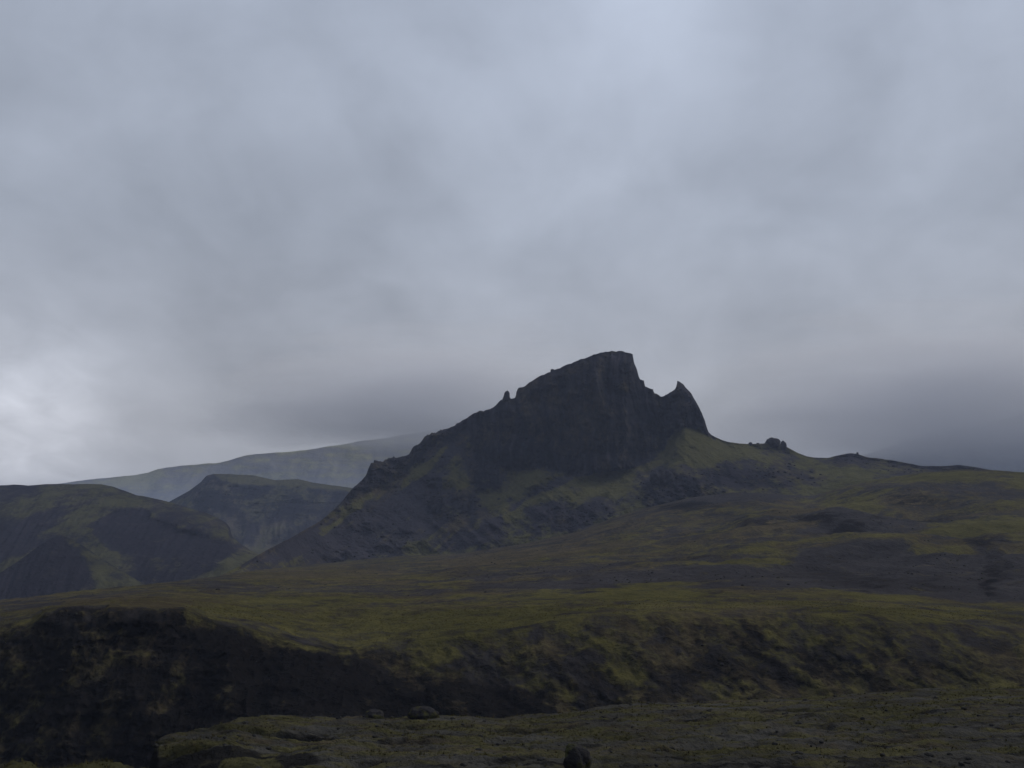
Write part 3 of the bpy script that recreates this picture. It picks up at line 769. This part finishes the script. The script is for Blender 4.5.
def stones(name, label, spots, lo, hi, mat):
    x, y, z, r = spots
    bm = bmesh.new(); bmesh.ops.create_icosphere(bm, subdivisions=2, radius=1.0)
    base = np.array([q.co[:] for q in bm.verts]); fc = np.array([[q.index for q in f.verts] for f in bm.faces]); bm.free()
    n = len(x)
    s_ = lo + (hi - lo) * r.random(n) ** 3
    V = []
    for i in range(n):
        f = 1 + 0.30 * fbm(base[:, 0] * 1.2 + i, base[:, 1] * 1.2 + base[:, 2] * 0.8 - i, 3, 2)
        c, sn = math.cos(i * 2.4), math.sin(i * 2.4)
        q = base * f[:, None] * np.array([1.0, 0.75, 0.55]) * s_[i]
        V.append(np.stack([q[:, 0] * c - q[:, 1] * sn + x[i], q[:, 0] * sn + q[:, 1] * c + y[i], q[:, 2] + z[i] + 0.1 * s_[i]], -1))
    V = np.concatenate(V); Fc = (fc[None] + (np.arange(n) * len(base))[:, None, None]).reshape(-1, 3)
    me = bpy.data.meshes.new(name)
    me.vertices.add(len(V)); me.vertices.foreach_set('co', V.ravel())
    me.loops.add(Fc.size); me.loops.foreach_set('vertex_index', Fc.ravel().astype(np.int32))
    me.polygons.add(len(Fc))
    me.polygons.foreach_set('loop_start', np.arange(0, Fc.size, 3, dtype=np.int32))
    me.polygons.foreach_set('loop_total', np.full(len(Fc), 3, np.int32))
    me.update()
    me.polygons.foreach_set('use_smooth', np.ones(len(Fc), bool))
    o = link(name, me, mat); o['kind'] = 'stuff'; o['label'] = label
    return o


def grass_material(name, a, b_):
    m, nt, N, L = nodes_of(name)
    out = N.new('ShaderNodeOutputMaterial'); b = N.new('ShaderNodeBsdfPrincipled')
    b.inputs['Roughness'].default_value = 0.95; b.inputs['Specular IOR Level'].default_value = 0.0
    L.new(b.outputs[0], out.inputs[0])
    tc = N.new('ShaderNodeTexCoord'); n = N.new('ShaderNodeTexNoise'); n.inputs['Scale'].default_value = 0.35; n.inputs['Detail'].default_value = 5
    L.new(tc.outputs['Object'], n.inputs['Vector'])
    mx = N.new('ShaderNodeMix'); mx.data_type = 'RGBA'
    mr = N.new('ShaderNodeMapRange'); mr.inputs['From Min'].default_value = 0.35; mr.inputs['From Max'].default_value = 0.65
    L.new(n.outputs[0], mr.inputs['Value']); L.new(mr.outputs[0], mx.inputs[0])
    mx.inputs[6].default_value = (*a, 1); mx.inputs[7].default_value = (*b_, 1)
    L.new(mx.outputs[2], b.inputs['Base Color'])
    return m


G_near = grass_material('short_grass', (.062, .058, .018), (.052, .040, .020))
X_, Y_, Z_, mo_, ro_, top_ = GRIDS['ground']
tufts('grass', 'short tufty grass on the near shelf', scatter(X_, Y_, Z_, top_ * np.clip(mo_ * 1.3 - 0.25, 0, 1), 9000, 21), 0.16, 0.03, 9, G_near)
stones('rubble', 'scattered small stones on the near shelf', scatter(X_, Y_, Z_, top_ * (0.1 + np.clip(ro_ + 0.2 - mo_, 0, 1)), 1700, 22), 0.05, 0.36, rock_material('grey_stone', (.036, .035, .033), (.05, .05, .02), 0.3, 0.4))
X_, Y_, Z_, sl_, w_ = GRIDS['mountain']
stones('rubble', 'fallen blocks strewn below the crags of the mountain', scatter(X_, Y_, Z_, w_, 900, 25), 0.5, 3.0, R_crag)
X_, Y_, Z_, mo_, ro_, w_ = GRIDS['moor_far']
stones('rubble', 'stones and small blocks lying on the cinder of the moor', scatter(X_, Y_, Z_, w_, 1800, 26), 0.15, 0.8, R_dark)
X_, Y_, Z_, mo_, ro_, top_ = GRIDS['moor']
tufts('grass', 'tufty grass hanging over the far rim of the gorge', scatter(X_, Y_, Z_, top_ * np.clip(mo_ * 1.3 - 0.2, 0, 1), 7000, 23), 0.22, 0.05, 8, grass_material('rim_grass', (.090, .084, .018), (.074, .054, .022)))


# ------------------------------------------------------------------ haze and low cloud
def box_mesh(name, lo, hi):
    bm = bmesh.new()
    bmesh.ops.create_cube(bm, size=1)
    for v in bm.verts:
        v.co = [lo[i] + (v.co[i] + 0.5) * (hi[i] - lo[i]) for i in range(3)]
    me = bpy.data.meshes.new(name); bm.to_mesh(me); bm.free()
    return me


HAZE = 9.0e-5
m, nt, N, L = nodes_of('haze_air')
out = N.new('ShaderNodeOutputMaterial'); pv = N.new('ShaderNodeVolumePrincipled')
pv.inputs['Density'].default_value = HAZE
pv.inputs['Color'].default_value = (0.62, 0.73, 1.0, 1)
L.new(pv.outputs[0], out.inputs['Volume'])
hz = link('haze', box_mesh('haze', (-7000, -400, -80), (7000, 8000, 300)), m)
hz['kind'] = 'stuff'; hz['label'] = 'thin damp haze filling the valley air'


def low_cloud(label, centre, half, seed, dens):
    """a bank of low cloud: dense core, thinning out to nothing at its ragged skin"""
    m, nt, N, L = nodes_of('low_cloud')
    out = N.new('ShaderNodeOutputMaterial'); pv = N.new('ShaderNodeVolumePrincipled')
    pv.inputs['Color'].default_value = (0.955, 0.957, 0.97, 1)
    pv.inputs['Anisotropy'].default_value = 0.0
    tc = N.new('ShaderNodeTexCoord')
    sp = N.new('ShaderNodeSeparateXYZ'); L.new(tc.outputs['Object'], sp.inputs[0])      # the upper half is drawn out to 2.4 times the height
    up = N.new('ShaderNodeMath'); up.operation = 'MAXIMUM'; up.inputs[1].default_value = 0.0; L.new(sp.outputs[2], up.inputs[0])
    sq = N.new('ShaderNodeMath'); sq.operation = 'MULTIPLY_ADD'; sq.inputs[1].default_value = -0.583
    L.new(up.outputs[0], sq.inputs[0]); L.new(sp.outputs[2], sq.inputs[2])
    cb = N.new('ShaderNodeCombineXYZ'); L.new(sp.outputs[0], cb.inputs[0]); L.new(sp.outputs[1], cb.inputs[1]); L.new(sq.outputs[0], cb.inputs[2])
    ln = N.new('ShaderNodeVectorMath'); ln.operation = 'LENGTH'; L.new(cb.outputs[0], ln.inputs[0])
    nz = N.new('ShaderNodeTexNoise'); nz.inputs['Scale'].default_value = 2.2; nz.inputs['Detail'].default_value = 4
    L.new(tc.outputs['Object'], nz.inputs['Vector'])
    mr = N.new('ShaderNodeMapRange'); mr.interpolation_type = 'SMOOTHSTEP'
    mr.inputs['From Min'].default_value = 1.0; mr.inputs['From Max'].default_value = 0.25
    mr.inputs['To Min'].default_value = 0; mr.inputs['To Max'].default_value = 1
    ad = N.new('ShaderNodeMath'); ad.operation = 'MULTIPLY_ADD'; ad.inputs[1].default_value = 0.9
    L.new(nz.outputs[0], ad.inputs[0]); 
    sb = N.new('ShaderNodeMath'); sb.operation = 'SUBTRACT'; sb.inputs[1].default_value = 0.4
    L.new(ln.outputs['Value'], sb.inputs[0]); L.new(sb.outputs[0], ad.inputs[2])
    L.new(ad.outputs[0], mr.inputs['Value'])
    ml = N.new('ShaderNodeMath'); ml.operation = 'MULTIPLY'; ml.inputs[1].default_value = dens
    L.new(mr.outputs[0], ml.inputs[0]); L.new(ml.outputs[0], pv.inputs['Density'])
    L.new(pv.outputs[0], out.inputs['Volume'])
    bm = bmesh.new(); bmesh.ops.create_icosphere(bm, subdivisions=4, radius=1.0)
    for v in bm.verts:
        if v.co.z > 0: v.co.z *= 2.4
    me = bpy.data.meshes.new('cloud'); bm.to_mesh(me); bm.free()
    o = link('cloud', me, m)
    o.location = centre
    o.scale = half
    o['kind'] = 'stuff'; o['label'] = label
    return o


low_cloud('low cloud on the top of the distant ridge, left of the mountain', tuple(float(q) for q in pix(430, 417, 8500)), (2400, 480, 410), 1, 0.0055)
low_cloud('low cloud on the far mountain at the right', tuple(float(q) for q in pix(975, 428, 8480)), (3000, 480, 560), 2, 0.0062)

# ------------------------------------------------------------------ sky and sun
SUN_EL, SUN_AZ = math.radians(42), math.radians(68)      # to the right and a little behind the mountain, veiled by cloud
w = bpy.data.worlds.new('World'); SC.world = w; w.use_nodes = True
nt = w.node_tree; N, L = nt.nodes, nt.links
N.clear()
wo = N.new('ShaderNodeOutputWorld'); bg = N.new('ShaderNodeBackground')
bg.inputs['Strength'].default_value = 0.1
L.new(bg.outputs[0], wo.inputs[0])
sky = N.new('ShaderNodeTexSky'); sky.sky_type = 'NISHITA'; sky.sun_disc = False
sky.sun_elevation = SUN_EL; sky.sun_rotation = SUN_AZ
tc = N.new('ShaderNodeTexCoord')
sx = N.new('ShaderNodeSeparateXYZ'); L.new(tc.outputs['Generated'], sx.inputs[0])


def wm(op, a, b=None, c=None):
    n = N.new('ShaderNodeMath'); n.operation = op
    for k, v in enumerate((a, b, c)):
        if v is None: continue
        if isinstance(v, (int, float)): n.inputs[k].default_value = v
        else: L.new(v, n.inputs[k])
    return n.outputs[0]


den = wm('ADD', wm('MAXIMUM', sx.outputs[2], 0.0), 0.42)
cx = wm('DIVIDE', sx.outputs[0], den); cy = wm('DIVIDE', sx.outputs[1], den)
cv = N.new('ShaderNodeCombineXYZ'); L.new(cx, cv.inputs[0]); L.new(cy, cv.inputs[1])


def wnoise(scale, detail, rough, dist, off):
    mp = N.new('ShaderNodeMapping'); mp.inputs['Location'].default_value = off
    mp.inputs['Scale'].default_value = (1.0, 0.8, 1)
    L.new(cv.outputs[0], mp.inputs[0])
    n = N.new('ShaderNodeTexNoise'); n.inputs['Scale'].default_value = scale; n.inputs['Detail'].default_value = detail
    n.inputs['Roughness'].default_value = rough; n.inputs['Distortion'].default_value = dist
    L.new(mp.outputs[0], n.inputs[0]); return n.outputs[0]


big = wnoise(1.7, 3, 0.45, 0.2, (3.1, 1.7, 0))
tiny = wnoise(13.0, 6, 0.55, 0.5, (1.3, 9.2, 0))
sml = wnoise(4.6, 5, 0.5, 0.35, (7.3, 4.4, 0))


def lobe(px, py, power, amp):
    """thinner or thicker part of the cloud deck round one direction"""
    x, y, z = (float(q) for q in pix(px, py, 1.0))
    l = math.sqrt(x * x + y * y + z * z)
    vm = N.new('ShaderNodeVectorMath'); vm.operation = 'DOT_PRODUCT'
    L.new(tc.outputs['Generated'], vm.inputs[0]); vm.inputs[1].default_value = (x / l, y / l, z / l)
    return wm('MULTIPLY', wm('POWER', wm('MAXIMUM', vm.outputs['Value'], 0.0), power), amp)


var = wm('ADD', wm('MULTIPLY', wm('SUBTRACT', big, 0.5), 0.55), wm('ADD', wm('MULTIPLY', wm('SUBTRACT', sml, 0.5), 0.62), wm('MULTIPLY', wm('SUBTRACT', tiny, 0.5), 0.16)))
for a in (wm('MULTIPLY', lobe(0, 432, 300, 0.85), wm('ADD', wm('MULTIPLY', tiny, 1.5), 0.25)), lobe(60, 400, 900, 0.08), lobe(130, 375, 300, 0.16), lobe(650, 20, 260, 0.27), lobe(470, 110, 500, 0.10), lobe(560, 160, 150, 0.10), lobe(900, 90, 200, -0.12), lobe(930, 190, 400, 0.08), lobe(470, 300, 300, 0.08), lobe(700, 400, 60, -0.02), lobe(60, 60, 60, -0.10), lobe(250, 300, 200, -0.06)):
    var = wm('ADD', var, a)
# unseen sky behind the viewer, dimming added to darken slopes facing that way
sd = N.new('ShaderNodeVectorMath'); sd.operation = 'DOT_PRODUCT'
L.new(tc.outputs['Generated'], sd.inputs[0]); sd.inputs[1].default_value = (0.30, 0.80, 0.52)
sm = N.new('ShaderNodeMapRange'); sm.interpolation_type = 'SMOOTHSTEP'
sm.inputs['From Min'].default_value = -0.7; sm.inputs['From Max'].default_value = 0.75
sm.inputs['To Min'].default_value = -0.70; sm.inputs['To Max'].default_value = 0.0
L.new(sd.outputs['Value'], sm.inputs['Value'])
var = wm('ADD', var, sm.outputs[0])
elev = N.new('ShaderNodeMapRange'); elev.inputs['From Min'].default_value = 0.0; elev.inputs['From Max'].default_value = 1.0
elev.inputs['To Min'].default_value = 0.0; elev.inputs['To Max'].default_value = 1.0
L.new(sx.outputs[2], elev.inputs['Value'])
ramp = N.new('ShaderNodeValToRGB')
cr = ramp.color_ramp
cr.elements[0].position = 0.0; cr.elements[0].color = (.292, .296, .316, 1)
cr.elements[1].position = 1.0; cr.elements[1].color = (.62, .66, .76, 1)
for p, c in ((0.12, (.296, .303, .330, 1)), (0.30, (.315, .345, .405, 1)), (0.5, (.342, .382, .462, 1))):
    e = cr.elements.new(p); e.color = c
L.new(elev.outputs[0], ramp.inputs[0])
cl = N.new('ShaderNodeVectorMath'); cl.operation = 'SCALE'
L.new(ramp.outputs[0], cl.inputs[0]); L.new(wm('MULTIPLY', wm('MAXIMUM', wm('ADD', var, 1.0), 0.3), 12.4), cl.inputs['Scale'])
mx = N.new('ShaderNodeMix'); mx.data_type = 'RGBA'; mx.inputs[0].default_value = 0.94      # nearly closed overcast over the clear sky
L.new(sky.outputs[0], mx.inputs[6]); L.new(cl.outputs[0], mx.inputs[7])
L.new(mx.outputs[2], bg.inputs[0])

sun = bpy.data.lights.new('sun', 'SUN'); sun.energy = 1.5; sun.angle = math.radians(12); sun.color = (1.0, 0.95, 0.88)
so = bpy.data.objects.new('sun', sun); COL.objects.link(so)
so.rotation_euler = (math.pi / 2 - SUN_EL, 0, math.pi - SUN_AZ)
from mathutils import Vector
d = Vector((math.sin(SUN_AZ) * math.cos(SUN_EL), math.cos(SUN_AZ) * math.cos(SUN_EL), math.sin(SUN_EL)))
so.rotation_euler = d.to_track_quat('Z', 'Y').to_euler()

# ------------------------------------------------------------------ render settings
SC.render.engine = 'CYCLES'
cy_ = SC.cycles
cy_.use_denoising = True
cy_.max_bounces = 12; cy_.diffuse_bounces = 3; cy_.volume_bounces = 12
cy_.volume_step_rate = 1.0
vs = SC.view_settings
vs.view_transform = 'Standard'; vs.look = 'None'; vs.exposure = 0.0; vs.gamma = 1.0; vs.use_curve_mapping = False
